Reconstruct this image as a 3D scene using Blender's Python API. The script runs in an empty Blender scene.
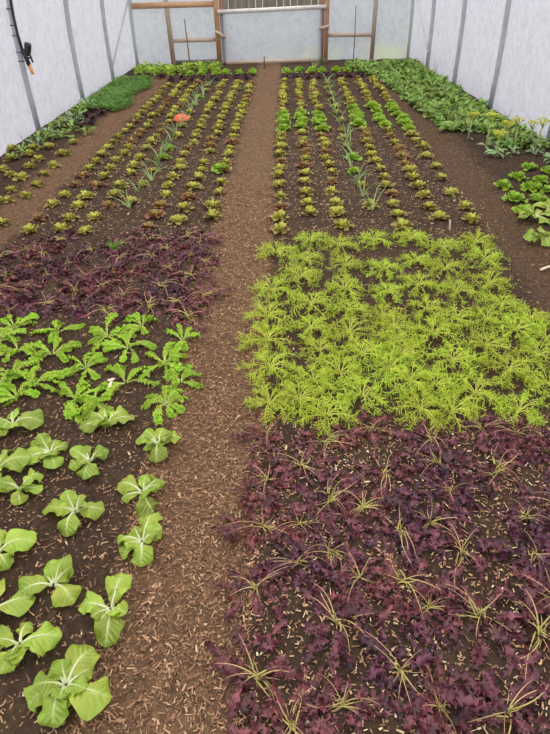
import bpy, math, random
from mathutils import Vector, Matrix, noise

S = bpy.context.scene
COL = S.collection
PI = math.pi
RND = random.Random(7)

# ------------------------------------------------------------------ render look
S.view_settings.view_transform = 'Standard'
S.view_settings.look = 'None'
S.view_settings.gamma = 1.0
S.view_settings.use_curve_mapping = False
S.view_settings.exposure = -0.36
S.cycles.use_denoising = True
S.cycles.max_bounces = 8
S.cycles.diffuse_bounces = 4
S.cycles.transmission_bounces = 6
S.cycles.sample_clamp_indirect = 6

# ------------------------------------------------------------------ node helpers
def lin(c):
    return tuple(((v / 255) / 12.92 if v / 255 <= .04045 else ((v / 255 + .055) / 1.055) ** 2.4) for v in c) + (1,)

def new_mat(name):
    m = bpy.data.materials.new(name); m.use_nodes = True
    nt = m.node_tree; nt.nodes.clear()
    out = nt.nodes.new('ShaderNodeOutputMaterial')
    return m, nt, out

def nd(nt, t, **kw):
    n = nt.nodes.new(t)
    for k, v in kw.items():
        if k in n.inputs.keys(): n.inputs[k].default_value = v
        else: setattr(n, k, v)
    return n

def link(nt, a, b): nt.links.new(a, b)

def mixc(nt, fac, a, b, mode='MIX'):
    n = nt.nodes.new('ShaderNodeMix'); n.data_type = 'RGBA'; n.blend_type = mode
    for sock, v in ((n.inputs[0], fac), (n.inputs[6], a), (n.inputs[7], b)):
        if isinstance(v, (float, int, tuple)): sock.default_value = v
        else: link(nt, v, sock)
    return n.outputs[2]

def mth(nt, op, a, b=0.0, c=None, clamp=False):
    n = nt.nodes.new('ShaderNodeMath'); n.operation = op; n.use_clamp = clamp
    for i, v in enumerate((a, b) if c is None else (a, b, c)):
        if isinstance(v, (float, int)): n.inputs[i].default_value = v
        else: link(nt, v, n.inputs[i])
    return n.outputs[0]

def mapr(nt, v, a, b, c=0.0, d=1.0, smooth=False):
    n = nt.nodes.new('ShaderNodeMapRange')
    if smooth: n.interpolation_type = 'SMOOTHSTEP'
    link(nt, v, n.inputs[0])
    for i, x in enumerate((a, b, c, d)): n.inputs[i + 1].default_value = x
    return n.outputs[0]

def leaf_mat(name, base, tip, edge=None, edge_from=.6, veins=None, trans=.3, rough=.5, vary=.25, spec=.35):
    """A leaf whose colour runs from its base to its tip (attribute lf: along, across, random)."""
    m, nt, out = new_mat(name)
    at = nd(nt, 'ShaderNodeAttribute', attribute_name='lf')
    sp = nt.nodes.new('ShaderNodeSeparateColor'); link(nt, at.outputs['Color'], sp.inputs[0])
    s, t, r = sp.outputs[0], sp.outputs[1], sp.outputs[2]
    col = mixc(nt, mapr(nt, s, .1, .8), lin(base), lin(tip))
    if edge:
        e = mth(nt, 'MULTIPLY', mapr(nt, t, edge_from, 1.0), mapr(nt, s, .3, .7))
        col = mixc(nt, e, col, lin(edge))
    tc = nt.nodes.new('ShaderNodeTexCoord')
    nz = nd(nt, 'ShaderNodeTexNoise', Scale=55.0, Detail=2.0); link(nt, tc.outputs['Object'], nz.inputs['Vector'])
    oi = nt.nodes.new('ShaderNodeObjectInfo')
    v = mth(nt, 'ADD', mth(nt, 'MULTIPLY', r, .5), mth(nt, 'MULTIPLY', oi.outputs['Random'], .25))
    v = mth(nt, 'ADD', v, mth(nt, 'MULTIPLY', nz.outputs[0], .25))
    hs = nt.nodes.new('ShaderNodeHueSaturation')
    link(nt, col, hs.inputs['Color'])
    link(nt, mapr(nt, v, 0, 1, 1 - vary * 1.3, 1 + vary * 1.3), hs.inputs['Value'])
    link(nt, mapr(nt, oi.outputs['Random'], 0, 1, .5 - vary * .03, .5 + vary * .03), hs.inputs['Hue'])
    col = hs.outputs[0]
    bump_h = nz.outputs[0]
    if veins:
        ph = mth(nt, 'SUBTRACT', mth(nt, 'MULTIPLY', s, 8.0), mth(nt, 'MULTIPLY', t, 2.3))
        fr = mth(nt, 'ABSOLUTE', mth(nt, 'SUBTRACT', mth(nt, 'FRACT', ph), .5))
        vn = mth(nt, 'MULTIPLY', mapr(nt, fr, .05, .12, 1, 0), mapr(nt, t, .2, .9, .3, .0))
        mid = mth(nt, 'MULTIPLY', mapr(nt, t, .0, .16, 1, 0), mapr(nt, s, .5, 1.0, 1.0, .25))
        vv = mth(nt, 'MAXIMUM', vn, mid)
        col = mixc(nt, vv, col, lin(veins))
    bs = nd(nt, 'ShaderNodeBsdfPrincipled', Roughness=rough)
    bs.inputs['Specular IOR Level'].default_value = spec
    link(nt, col, bs.inputs['Base Color'])
    bp = nd(nt, 'ShaderNodeBump', Strength=.25, Distance=.004); link(nt, bump_h, bp.inputs['Height'])
    link(nt, bp.outputs[0], bs.inputs['Normal'])
    tr = nt.nodes.new('ShaderNodeBsdfTranslucent'); link(nt, col, tr.inputs[0])
    mx = nt.nodes.new('ShaderNodeMixShader'); mx.inputs[0].default_value = trans
    link(nt, bs.outputs[0], mx.inputs[1]); link(nt, tr.outputs[0], mx.inputs[2])
    link(nt, mx.outputs[0], out.inputs[0])
    return m

def plain(name, c, c2=None, rough=.5, metal=0.0, scale=(30, 30, 30), bump=.0):
    m, nt, out = new_mat(name)
    bs = nd(nt, 'ShaderNodeBsdfPrincipled', Roughness=rough, Metallic=metal)
    tc = nt.nodes.new('ShaderNodeTexCoord'); mp = nt.nodes.new('ShaderNodeMapping')
    mp.inputs['Scale'].default_value = scale
    link(nt, tc.outputs['Object'], mp.inputs[0])
    nz = nd(nt, 'ShaderNodeTexNoise', Scale=1.0, Detail=5.0, Roughness=.65); link(nt, mp.outputs[0], nz.inputs['Vector'])
    col = mixc(nt, mapr(nt, nz.outputs[0], .3, .7), lin(c), lin(c2 or c))
    link(nt, col, bs.inputs['Base Color'])
    if bump:
        bp = nd(nt, 'ShaderNodeBump', Strength=bump, Distance=.01); link(nt, nz.outputs[0], bp.inputs['Height'])
        link(nt, bp.outputs[0], bs.inputs['Normal'])
    link(nt, bs.outputs[0], out.inputs[0])
    return m

def film_mat(name, tint, stain=None, stain_top=.8, milky=.32):
    """Milky polythene: lets daylight through diffusely, with cloudy condensation marks."""
    m, nt, out = new_mat(name)
    tc = nt.nodes.new('ShaderNodeTexCoord')
    nz = nd(nt, 'ShaderNodeTexNoise', Scale=9.0, Detail=6.0, Roughness=.7, Distortion=1.2); link(nt, tc.outputs['Object'], nz.inputs['Vector'])
    col = mixc(nt, mapr(nt, nz.outputs[0], .42, .64), lin(tint), lin(tuple(int(v * .93) for v in tint)))
    if stain:
        sx = nt.nodes.new('ShaderNodeSeparateXYZ'); link(nt, tc.outputs['Object'], sx.inputs[0])
        big = nd(nt, 'ShaderNodeTexNoise', Scale=1.3, Detail=3.0); link(nt, tc.outputs['Object'], big.inputs['Vector'])
        f = mth(nt, 'MULTIPLY', mapr(nt, sx.outputs[2], .1, stain_top, 1, 0), mapr(nt, big.outputs[0], .42, .62))
        col = mixc(nt, f, col, lin(stain))
    tr = nt.nodes.new('ShaderNodeBsdfTranslucent'); link(nt, col, tr.inputs[0])
    df = nd(nt, 'ShaderNodeBsdfPrincipled', Roughness=.35); link(nt, col, df.inputs['Base Color'])
    bp = nd(nt, 'ShaderNodeBump', Strength=.3, Distance=.02); link(nt, nz.outputs[0], bp.inputs['Height'])
    link(nt, bp.outputs[0], df.inputs['Normal'])
    mx = nt.nodes.new('ShaderNodeMixShader'); mx.inputs[0].default_value = milky
    link(nt, tr.outputs[0], mx.inputs[1]); link(nt, df.outputs[0], mx.inputs[2])
    link(nt, mx.outputs[0], out.inputs[0])
    return m

# ------------------------------------------------------------------ materials
M = {}
M['golden'] = leaf_mat('golden_frill', (232, 232, 90), (192, 212, 72), vary=.42, trans=.35, rough=.55)
M['golden_stalk'] = leaf_mat('golden_stalk', (236, 240, 124), (216, 230, 90), vary=.1, trans=.2)
M['purple'] = leaf_mat('purple_leaf', (128, 68, 80), (78, 36, 45), (50, 21, 30), vary=.9, trans=.12, rough=.4, spec=.5)
M['purple_stalk'] = leaf_mat('purple_stalk', (196, 186, 104), (204, 164, 128), vary=.5, trans=.1)
M['mustard'] = leaf_mat('mustard_leaf', (198, 222, 82), (164, 204, 56), (184, 216, 74), vary=.3, trans=.3, rough=.45)
M['mustard_stalk'] = leaf_mat('mustard_stalk', (214, 228, 140), (184, 214, 100), vary=.12, trans=.15)
M['bok'] = leaf_mat('bok_choy_leaf', (194, 208, 90), (160, 184, 62), (154, 178, 60), .8, veins=(212, 224, 146), vary=.4, trans=.3, rough=.36, spec=.5)
M['bok_rib'] = leaf_mat('bok_choy_rib', (232, 238, 196), (222, 232, 168), vary=.06, trans=.15, rough=.35)
M['lettuce'] = leaf_mat('red_tinged_lettuce', (186, 184, 92), (166, 156, 78), (142, 98, 66), .5, vary=.42, trans=.28)
M['lettuce_heart'] = leaf_mat('lettuce_heart', (208, 212, 98), (196, 200, 84), (172, 150, 74), .65, vary=.2, trans=.3)
M['red_lettuce'] = leaf_mat('reddish_lettuce', (176, 136, 84), (158, 110, 76), (134, 82, 64), .5, vary=.3, trans=.22)
M['bright'] = leaf_mat('bright_lettuce', (196, 214, 88), (154, 190, 62), (172, 202, 76), vary=.25, trans=.32)
M['spinach'] = leaf_mat('spinach_leaf', (178, 194, 100), (130, 162, 74), (148, 176, 88), vary=.6, trans=.3, rough=.42)
M['grey_green'] = leaf_mat('grey_green_leaf', (182, 202, 146), (142, 174, 122), (166, 192, 146), vary=.35, trans=.2)
M['onion'] = leaf_mat('onion_leaf', (190, 206, 138), (126, 158, 104), vary=.25, trans=.2, rough=.4)
M['carrot'] = leaf_mat('carrot_top', (140, 172, 74), (112, 154, 66), vary=.5, trans=.28)
M['dark_purple'] = leaf_mat('dark_purple_rosette', (110, 70, 78), (92, 58, 66), (72, 42, 52), vary=.45, trans=.12)
M['dry_grass'] = leaf_mat('weed_grass', (150, 152, 100), (170, 166, 120), vary=.3, trans=.2)
M['flower'] = leaf_mat('flower_cluster', (206, 214, 84), (236, 232, 92), vary=.3, trans=.3)
M['stem'] = leaf_mat('pale_stem', (186, 196, 136), (180, 196, 120), vary=.2, trans=.1)
M['steel'] = plain('galvanised_steel', (186, 190, 196), (164, 170, 178), .5, 0, (12, 12, 12))
M['timber'] = plain('new_timber', (206, 164, 128), (184, 138, 102), .7, 0, (8, 40, 8), .2)
M['timber_pale'] = plain('pale_timber', (206, 184, 168), (188, 162, 144), .7, 0, (30, 8, 30), .2)
M['timber_dark'] = plain('brown_timber', (170, 130, 104), (142, 106, 82), .75, 0, (8, 40, 8), .2)
M['grey_board'] = plain('weathered_board', (132, 122, 114), (92, 84, 80), .85, 0, (25, 25, 3), .3)
M['white_pipe'] = plain('white_pipe', (222, 216, 214), (200, 192, 188), .5, 0, (10, 10, 10))
M['black'] = plain('black_plastic', (44, 46, 50), (36, 38, 42), .45)
M['copper'] = plain('orange_nozzle', (236, 176, 110), (214, 140, 80), .4)
M['orange'] = plain('orange_plastic', (240, 110, 66), (226, 96, 56), .45)
M['bamboo'] = plain('bamboo', (150, 112, 86), (120, 88, 70), .6, 0, (60, 60, 8))
M['marker'] = plain('pale_marker', (240, 228, 206), (226, 208, 180), .6)
M['film'] = film_mat('milky_film', (217, 215, 229))
M['film_roof'] = film_mat('roof_film_light_boost', (250, 250, 250), milky=.08)  # unseen roof: same polythene, made clearer than the walls to add overhead light
M['film_end'] = film_mat('end_wall_film', (210, 215, 226), (220, 226, 206), .3)

def chip_mat():
    m, nt, out = new_mat('wood_chip')
    at = nd(nt, 'ShaderNodeAttribute', attribute_name='lf')
    sp = nt.nodes.new('ShaderNodeSeparateColor'); link(nt, at.outputs['Color'], sp.inputs[0])
    r = nt.nodes.new('ShaderNodeValToRGB'); e = r.color_ramp.elements
    e[0].position, e[0].color = 0, lin((108, 76, 56)); e[1].position, e[1].color = 1, lin((250, 228, 190))
    for p, c in ((.35, (156, 114, 84)), (.7, (206, 166, 126))):
        x = e.new(p); x.color = lin(c)
    link(nt, sp.outputs[2], r.inputs[0])
    bs = nd(nt, 'ShaderNodeBsdfPrincipled', Roughness=.8); link(nt, r.outputs[0], bs.inputs['Base Color'])
    link(nt, bs.outputs[0], out.inputs[0]); return m
M['chip'] = chip_mat()

PATHS = ((-.325, .19), (-2.10, .17), (1.53, .17))       # centre line x and half width of the three trodden paths

def soil_mat():
    m, nt, out = new_mat('soil')
    g = nt.nodes.new('ShaderNodeNewGeometry')
    sx = nt.nodes.new('ShaderNodeSeparateXYZ'); link(nt, g.outputs['Position'], sx.inputs[0])
    def nz(sc, det=4.0, rough=.6, dist=0.0):
        n = nd(nt, 'ShaderNodeTexNoise', Scale=sc, Detail=det, Roughness=rough, Distortion=dist); link(nt, g.outputs['Position'], n.inputs['Vector']); return n.outputs[0]
    n1, n2, n3 = nz(5.0), nz(38.0, 5.0, .7), nz(150.0, 3.0)
    soil = mixc(nt, mapr(nt, n2, .3, .7), lin((50, 38, 30)), lin((102, 80, 64)))
    soil = mixc(nt, mapr(nt, n1, .35, .65, 0, .6), soil, lin((66, 50, 40)))
    path = mixc(nt, mapr(nt, n2, .3, .68), lin((84, 63, 47)), lin((150, 118, 90)))
    xw = mth(nt, 'ADD', sx.outputs[0], mapr(nt, n1, 0, 1, -.12, .12))
    mask = None
    for cx, hw in PATHS:
        d = mth(nt, 'ABSOLUTE', mth(nt, 'SUBTRACT', xw, cx))
        k = mapr(nt, d, hw * .7, hw * 1.35, 1 if cx < 1 else .35, 0, True)
        mask = k if mask is None else mth(nt, 'MAXIMUM', mask, k)
    col = mixc(nt, mask, soil, path)
    moss = nz(3.1, 5.0, .7)
    col = mixc(nt, mapr(nt, moss, .6, .74, 0, .35), col, lin((92, 88, 44)))
    # small pale crumbs of chipped wood and grit
    v = nd(nt, 'ShaderNodeTexVoronoi', Scale=95.0); link(nt, g.outputs['Position'], v.inputs['Vector'])
    sc = nt.nodes.new('ShaderNodeSeparateColor'); link(nt, v.outputs['Color'], sc.inputs[0])
    f = mth(nt, 'MULTIPLY', mapr(nt, v.outputs['Distance'], .2, .34, 1, 0), mapr(nt, sc.outputs[0], .72, .76))
    col = mixc(nt, mth(nt, 'MULTIPLY', f, .8), col, mixc(nt, sc.outputs[1], lin((120, 90, 70)), lin((196, 170, 140))))
    bs = nd(nt, 'ShaderNodeBsdfPrincipled', Roughness=.92); link(nt, col, bs.inputs['Base Color'])
    bs.inputs['Specular IOR Level'].default_value = .15
    hsum = mth(nt, 'ADD', n2, mth(nt, 'MULTIPLY', n3, .5))
    bp = nd(nt, 'ShaderNodeBump', Strength=.9, Distance=.02); link(nt, hsum, bp.inputs['Height']); link(nt, bp.outputs[0], bs.inputs['Normal'])
    link(nt, bs.outputs[0], out.inputs[0]); return m
M['soil'] = soil_mat()
M['outside'] = plain('outside_ground', (120, 128, 96), (150, 146, 120), .9, 0, (3, 3, 3))

# ------------------------------------------------------------------ mesh builder
class MB:
    def __init__(self): self.v, self.f, self.c = [], [], []
    def add(self, vs, fs, cs):
        o = len(self.v); self.v += vs; self.c += cs
        self.f += [tuple(i + o for i in f) for f in fs]
    def box(self, a, b, col=(.5, .5, .5)):
        (x0, y0, z0), (x1, y1, z1) = a, b
        self.add([(x0, y0, z0), (x1, y0, z0), (x1, y1, z0), (x0, y1, z0), (x0, y0, z1), (x1, y0, z1), (x1, y1, z1), (x0, y1, z1)],
                 [(0, 3, 2, 1), (4, 5, 6, 7), (0, 1, 5, 4), (1, 2, 6, 5), (2, 3, 7, 6), (3, 0, 4, 7)], [col] * 8)
    def beam(self, p, q, w, h, up=(0, 0, 1)):
        p, q = Vector(p), Vector(q); d = (q - p).normalized(); s = d.cross(Vector(up)).normalized(); u = s.cross(d)
        vs = [tuple(c + s * w / 2 * i + u * h / 2 * j) for c in (p, q) for i, j in ((-1, -1), (1, -1), (1, 1), (-1, 1))]
        self.add(vs, [(0, 3, 2, 1), (4, 5, 6, 7), (0, 1, 5, 4), (1, 2, 6, 5), (2, 3, 7, 6), (3, 0, 4, 7)], [(.5, .5, .5)] * 8)
    def tube(self, pts, r, n=6, rnd=.5, s0=0.0, s1=1.0):
        pts = [Vector(p) for p in pts]; k = len(pts); vs, cs, fs = [], [], []
        ref = Vector((0, 0, 1))
        d0 = (pts[-1] - pts[0])
        if abs(d0.normalized().z) > .9: ref = Vector((1, 0, 0))
        for i, p in enumerate(pts):
            d = (pts[min(i + 1, k - 1)] - pts[max(i - 1, 0)]).normalized()
            a = d.cross(ref); a = a.normalized() if a.length > 1e-6 else Vector((1, 0, 0)); b = a.cross(d)
            rr = r(i / (k - 1)) if callable(r) else r
            for j in range(n):
                th = 2 * PI * j / n
                vs.append(tuple(p + a * math.cos(th) * rr + b * math.sin(th) * rr)); cs.append((s0 + (s1 - s0) * i / (k - 1), .5, rnd))
        for i in range(k - 1):
            for j in range(n):
                fs.append((i * n + j, i * n + (j + 1) % n, (i + 1) * n + (j + 1) % n, (i + 1) * n + j))
        fs.append(tuple(reversed(range(n)))); fs.append(tuple((k - 1) * n + j for j in range(n)))
        self.add(vs, fs, cs)
    def lathe(self, prof, n=24, c=(0, 0, 0)):
        vs = [(c[0] + r * math.cos(2 * PI * j / n), c[1] + r * math.sin(2 * PI * j / n), c[2] + z) for r, z in prof for j in range(n)]
        fs = [(i * n + j, i * n + (j + 1) % n, (i + 1) * n + (j + 1) % n, (i + 1) * n + j) for i in range(len(prof) - 1) for j in range(n)]
        self.add(vs, fs, [(.5, .5, .5)] * len(vs))
    def mesh(self, name, mat, smooth=True):
        me = bpy.data.meshes.new(name)
        me.from_pydata(self.v, [], self.f)
        a = me.attributes.new('lf', 'FLOAT_COLOR', 'POINT')
        a.data.foreach_set('color', [x for c in self.c for x in (c[0], c[1], c[2], 1.0)])
        if smooth: me.polygons.foreach_set('use_smooth', [True] * len(me.polygons))
        me.materials.append(mat); me.update()
        return me

def put(name, me, parent=None, loc=(0, 0, 0), rz=0, sc=1):
    o = bpy.data.objects.new(name, me); COL.objects.link(o)
    o.location = loc; o.rotation_euler = (0, 0, rz); o.scale = (sc, sc, sc)
    if parent: o.parent = parent
    return o

def tag(o, label, cat, group=None):
    o['label'] = label; o['category'] = cat
    if group: o['group'] = group
    return o

def structure(o): o['kind'] = 'structure'; return o

def ground(x, y):
    z = 0.012 * noise.noise(Vector((x * 2.2, y * 2.2, 3.0))) + .006 * noise.noise(Vector((x * 11, y * 11, 8.0)))
    for cx, hw in PATHS:
        t = max(0.0, 1 - abs(x - cx) / (hw * 1.5)); z -= .03 * t * t * (3 - 2 * t)
    return z

# ------------------------------------------------------------------ leaf makers
def spine(az, L, e0, e1, n, p=1.0, base=(0, 0, 0), bend=0.0, floor=.006):
    """Points and tangents along an arching leaf: rises at e0, ends at e1 (radians), turning sideways by bend."""
    P, T = [], []
    q = Vector(base)
    for i in range(n + 1):
        s = i / n
        e = e0 + (e1 - e0) * s ** p; a = az + bend * s
        t = Vector((math.cos(a) * math.cos(e), math.sin(a) * math.cos(e), math.sin(e)))
        if i: q = q + t * (L / n)
        if q.z < floor: q.z = floor
        P.append(q.copy()); T.append(t)
    return P, T

def frame(t, roll=0.0):
    s = Vector((-t.y, t.x, 0)); s = s.normalized() if s.length > 1e-4 else Vector((0, 1, 0))
    n = t.cross(s)
    if n.z < 0 and abs(t.z) < .98: pass
    if roll: s, n = s * math.cos(roll) + n * math.sin(roll), n * math.cos(roll) - s * math.sin(roll)
    return s, n

def blade(mb, P, T, wf, nv, cup=.15, ruf=0.0, rf=6.0, roll=0.0, rnd=.5, ph=0.0, pucker=0.0, s_from=0.0, floor=.004):
    n = len(P) - 1; vs, cs, fs = [], [], []
    for i, (p, t) in enumerate(zip(P, T)):
        s = i / n; sd, nm = frame(t, roll); w = wf(s)
        for j in range(nv):
            tt = -1 + 2 * j / (nv - 1); a = abs(tt)
            off = cup * w * a * a + ruf * w * a * a * math.sin(rf * 2 * PI * s + ph + (PI if tt < 0 else 0)) + pucker * math.sin(s * 46 - a * 13) * a * (1 - a) * 4 * w
            q = p + sd * (w * tt) + nm * off
            if q.z < floor: q.z = floor + .002 * a
            vs.append(tuple(q)); cs.append((s_from + (1 - s_from) * s, a, rnd))
    for i in range(n):
        for j in range(nv - 1):
            fs.append((i * nv + j, i * nv + j + 1, (i + 1) * nv + j + 1, (i + 1) * nv + j))
    mb.add(vs, fs, cs)

def lerp(tab, s):
    for (a, va), (b, vb) in zip(tab, tab[1:]):
        if s <= b: return va + (vb - va) * (s - a) / (b - a)
    return tab[-1][1]

# ------------------------------------------------------------------ plant kinds: each maker returns {part name: mesh}
def sliver(mb, p, d, nrm, L, w, s, rnd, curl):
    """A narrow frilled lobe, three pairs of points and a tip, with two side teeth."""
    sd = d.cross(nrm).normalized()
    q = p.copy(); vs, cs = [], []
    for k in range(4):
        ww = w * (1, 1.15, .8, .25)[k]
        vs += [tuple(q + sd * ww), tuple(q - sd * ww)]; cs += [(s, .3 + .2 * k, rnd)] * 2
        d = (d + nrm * curl).normalized(); q = q + d * (L / 3)
    m1 = Vector(vs[2]); m2 = Vector(vs[3]); f = Vector(vs[4]) - m1
    vs += [tuple(m1 + sd * L * .38 + f * .7 + nrm * curl * L * .35), tuple(m2 - sd * L * .38 + f * .7 - nrm * curl * L * .2)]; cs += [(s, .8, rnd)] * 2
    mb.add([(x, y, max(z, .004)) for x, y, z in vs], [(0, 2, 3, 1), (2, 4, 5, 3), (4, 6, 7, 5), (2, 8, 4), (3, 5, 9)], cs)

def thread(mb, p, d, nrm, L, w, s, rnd, curl, R):
    """A curling hair-thin lobe of a frilled leaf, with two short side hairs."""
    q = p.copy(); vs, cs, mids = [], [], []
    for k in range(6):
        sd = d.cross(nrm).normalized(); ww = w * (1, 1, 1, .9, .7, .2)[k]
        vs += [tuple(q + sd * ww), tuple(q - sd * ww)]; cs += [(s, .15 * k, rnd)] * 2
        mids.append((q.copy(), d.copy(), sd))
        nn = nrm; d = (d + nn * curl * .45 - Vector((0, 0, .12))).normalized(); nrm = (nrm - d * nrm.dot(d)).normalized(); q = q + d * (L / 5)
    fs = [(2 * k, 2 * k + 2, 2 * k + 3, 2 * k + 1) for k in range(5)]
    for k in (2, 3):
        q, dd, sd = mids[k]; e = (dd + sd * R.choice((-1.2, 1.2)) + nrm * R.uniform(-.6, .6)).normalized(); o = len(vs)
        vs += [tuple(q + dd * w), tuple(q - dd * w), tuple(q + e * L * .33)]; cs += [(s, .6, rnd)] * 3; fs.append((o, o + 1, o + 2))
    mb.add([(x, y, max(z, .004)) for x, y, z in vs], fs, cs)

def make_golden(seed):
    R = random.Random(seed); fo, st = MB(), MB()
    n = 24
    for k in range(n):
        inner = k / n
        az = k * 2.399 + R.uniform(-.3, .3)
        L = (R.uniform(.12, .175) if inner < .6 else R.uniform(.08, .115))
        e0 = R.uniform(.7, 1.15) if inner < .6 else R.uniform(1.1, 1.45)
        e1 = R.uniform(-1.0, -.35) if inner < .6 else R.uniform(-.6, .4)
        rnd = R.random()
        P, T = spine(az, L, e0, e1, 10, 1.0, (R.uniform(-.008, .008), R.uniform(-.008, .008), 0), R.uniform(-.6, .6))
        st.tube([p + Vector((0, 0, .001)) for p in P[:10]], lambda s: .0024 * (1 - .6 * s), 3, rnd)
        N = 11
        for i in range(N):
            s = .45 + .55 * i / (N - 1); x = s * 10; a = min(int(x), 9); f = x - a
            p = P[a].lerp(P[a + 1], f); t = T[a].lerp(T[a + 1], f).normalized(); sd, nm = frame(t)
            for sg in (-1, 1):
                ll = lerp(((.4, .016), (.6, .034), (.8, .044), (1, .036)), s) * R.uniform(.5, 1.3) * (1 if inner < .6 else .6)
                thread(fo, p, (sd * sg + t * R.uniform(.1, 1.2) + nm * R.uniform(-.5, .7)).normalized(), (nm + sd * R.uniform(-1, 1)).normalized(), ll, R.uniform(.0011, .0018), s, rnd * .3 + R.random() * .7, R.uniform(-1.3, 1.3), R)
    return {'foliage': fo.mesh('golden_foliage', M['golden'], False), 'stalks': st.mesh('golden_stalks', M['golden_stalk'])}

def make_purple(seed):
    R = random.Random(seed); fo, st = MB(), MB()
    n = R.choice((22, 24, 26))
    for k in range(n):
        az = k * 2.399 + R.uniform(-.5, .5); rnd = R.random()
        L = R.uniform(.06, .18)
        e0, e1 = R.uniform(.3, 1.15), R.uniform(-1.2, -.3)
        P, T = spine(az, L, e0, e1, 12, .8, (R.uniform(-.012, .012), R.uniform(-.012, .012), 0), R.uniform(-1.1, 1.1), .005)
        cut = R.choice((5, 6, 7, 8))
        if R.random() < .3: st.tube([p + Vector((0, 0, .001)) for p in P[:cut + 4]], lambda s: .0021 * (1 - .5 * s), 4, rnd * .6 + .2)
        W = R.uniform(.011, .021); roll = R.uniform(-.9, .9)
        m = 9; Q, U = [], []
        for i in range(m + 1):
            x = cut + (12 - cut) * i / m; a = min(int(x), 11); f = x - a
            Q.append(P[a].lerp(P[a + 1], f)); U.append(T[a].lerp(T[a + 1], f).normalized())
        ph = R.random() * 6
        wf = lambda s: W * lerp(((0, .2), (.3, .65), (.6, 1.0), (.85, .8), (1, .1)), s) * (1.0 if int(s * m + .5) % 2 else .4)
        blade(fo, Q, U, wf, 5, R.uniform(-.2, .3), .7, 2.3, roll, rnd, ph)
        for i in range(9):                       # jagged side lobes running down the stalk
            x = R.uniform(cut - 3, 11.9); a = min(max(int(x), 0), 11); p = P[a].lerp(P[a + 1], x - a); sd, nm = frame(T[a], roll); sg = R.choice((-1, 1))
            d = (sd * sg + T[a] * R.uniform(.2, 1.2) + nm * R.uniform(-.6, .6)).normalized()
            sliver(fo, p, d, nm, R.uniform(.012, .028), R.uniform(.002, .0042), .2 + .5 * R.random(), rnd * .6 + R.random() * .4, R.uniform(-.6, .6))
    for k in range(R.choice((1, 2, 3, 3))):      # longer pale arching stalks
        P, T = spine(R.uniform(0, 6.28), R.uniform(.08, .15), R.uniform(.8, 1.4), R.uniform(-1.3, -.3), 9, 1, (0, 0, 0), R.uniform(-.8, .8))
        st.tube([p + Vector((0, 0, .004)) for p in P], lambda s: .0016 * (1 - .6 * s), 4, R.random(), R.uniform(0, .7), .9)
    for k in range(7):                           # short bare and spent stalks around the crown
        P, T = spine(R.uniform(0, 6.28), R.uniform(.03, .065), R.uniform(.2, 1.0), R.uniform(-.8, .1), 5, 1, (0, 0, 0), R.uniform(-.6, .6))
        st.tube(P, lambda s: .0014 * (1 - .5 * s), 4, R.random(), R.uniform(0, .6), .8)
    return {'foliage': fo.mesh('purple_foliage', M['purple'], False), 'stalks': st.mesh('purple_stalks', M['purple_stalk'])}

def mustard_leaf(R, az, L, e0, e1, sc=1.0):
    fo, st = MB(), MB(); rnd = R.random()
    P, T = spine(az, L, e0, e1, 14, .9, (math.cos(az) * .006, math.sin(az) * .006, 0), R.uniform(-1.0, 1.0))
    st.tube(P[:13], lambda s: .0032 * (1 - .65 * s), 5, rnd)
    N = 10
    roll = R.uniform(-.8, .8)
    for i in range(N):
        s = .2 + .76 * i / (N - 1); x = s * 14; a = min(int(x), 13); p = P[a].lerp(P[a + 1], x - a); t = T[a]; sd, nm = frame(t, roll)
        ll = lerp(((.2, .008), (.5, .016), (.8, .021), (1, .016)), s) * R.uniform(.85, 1.2) * sc
        for sg in (-1, 1):
            d = (sd * sg + t * R.uniform(.1, .7) + nm * R.uniform(-.2, .4)).normalized(); lift = R.uniform(.1, .7)
            q = [p + d * ll * k / 4 + nm * (ll * lift * math.sin(k / 4 * 2.4)) - nm * (.5 * ll * (k / 4) ** 2) for k in range(5)]
            tt = [d] * 5; W = ll * .42; ph = R.random() * 6
            # a rounded, frilly lobe
            n0 = len(fo.v); sd2 = nm.cross(d).normalized(); vs, cs, fs = [], [], []
            for k in range(5):
                w = W * (.55, .95, 1.05, .85, .3)[k]
                for j in range(5):
                    u = -1 + j / 2; off = .8 * W * u * u * math.sin(k * 2.6 + ph + j * 1.9)
                    v = q[k] + sd2 * w * u + nm * off; vs.append((v.x, v.y, max(v.z, .005))); cs.append((s, min(1, .3 + abs(u) * .35 + k * .1), rnd * .7 + .3 * R.random()))
            for k in range(4):
                for j in range(4): fs.append((k * 5 + j, k * 5 + j + 1, k * 5 + j + 6, k * 5 + j + 5))
            fo.add(vs, fs, cs)
    # terminal lobe
    wf = lambda s: .016 * sc * lerp(((0, .4), (.4, 1), (.75, .9), (1, .2)), s)
    blade(fo, P[11:], T[11:], wf, 7, .1, .6, 2, roll, rnd, R.random() * 6, s_from=.7)
    return fo.mesh('mustard_leaf', M['mustard']), st.mesh('mustard_stalk', M['mustard_stalk'])

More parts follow.
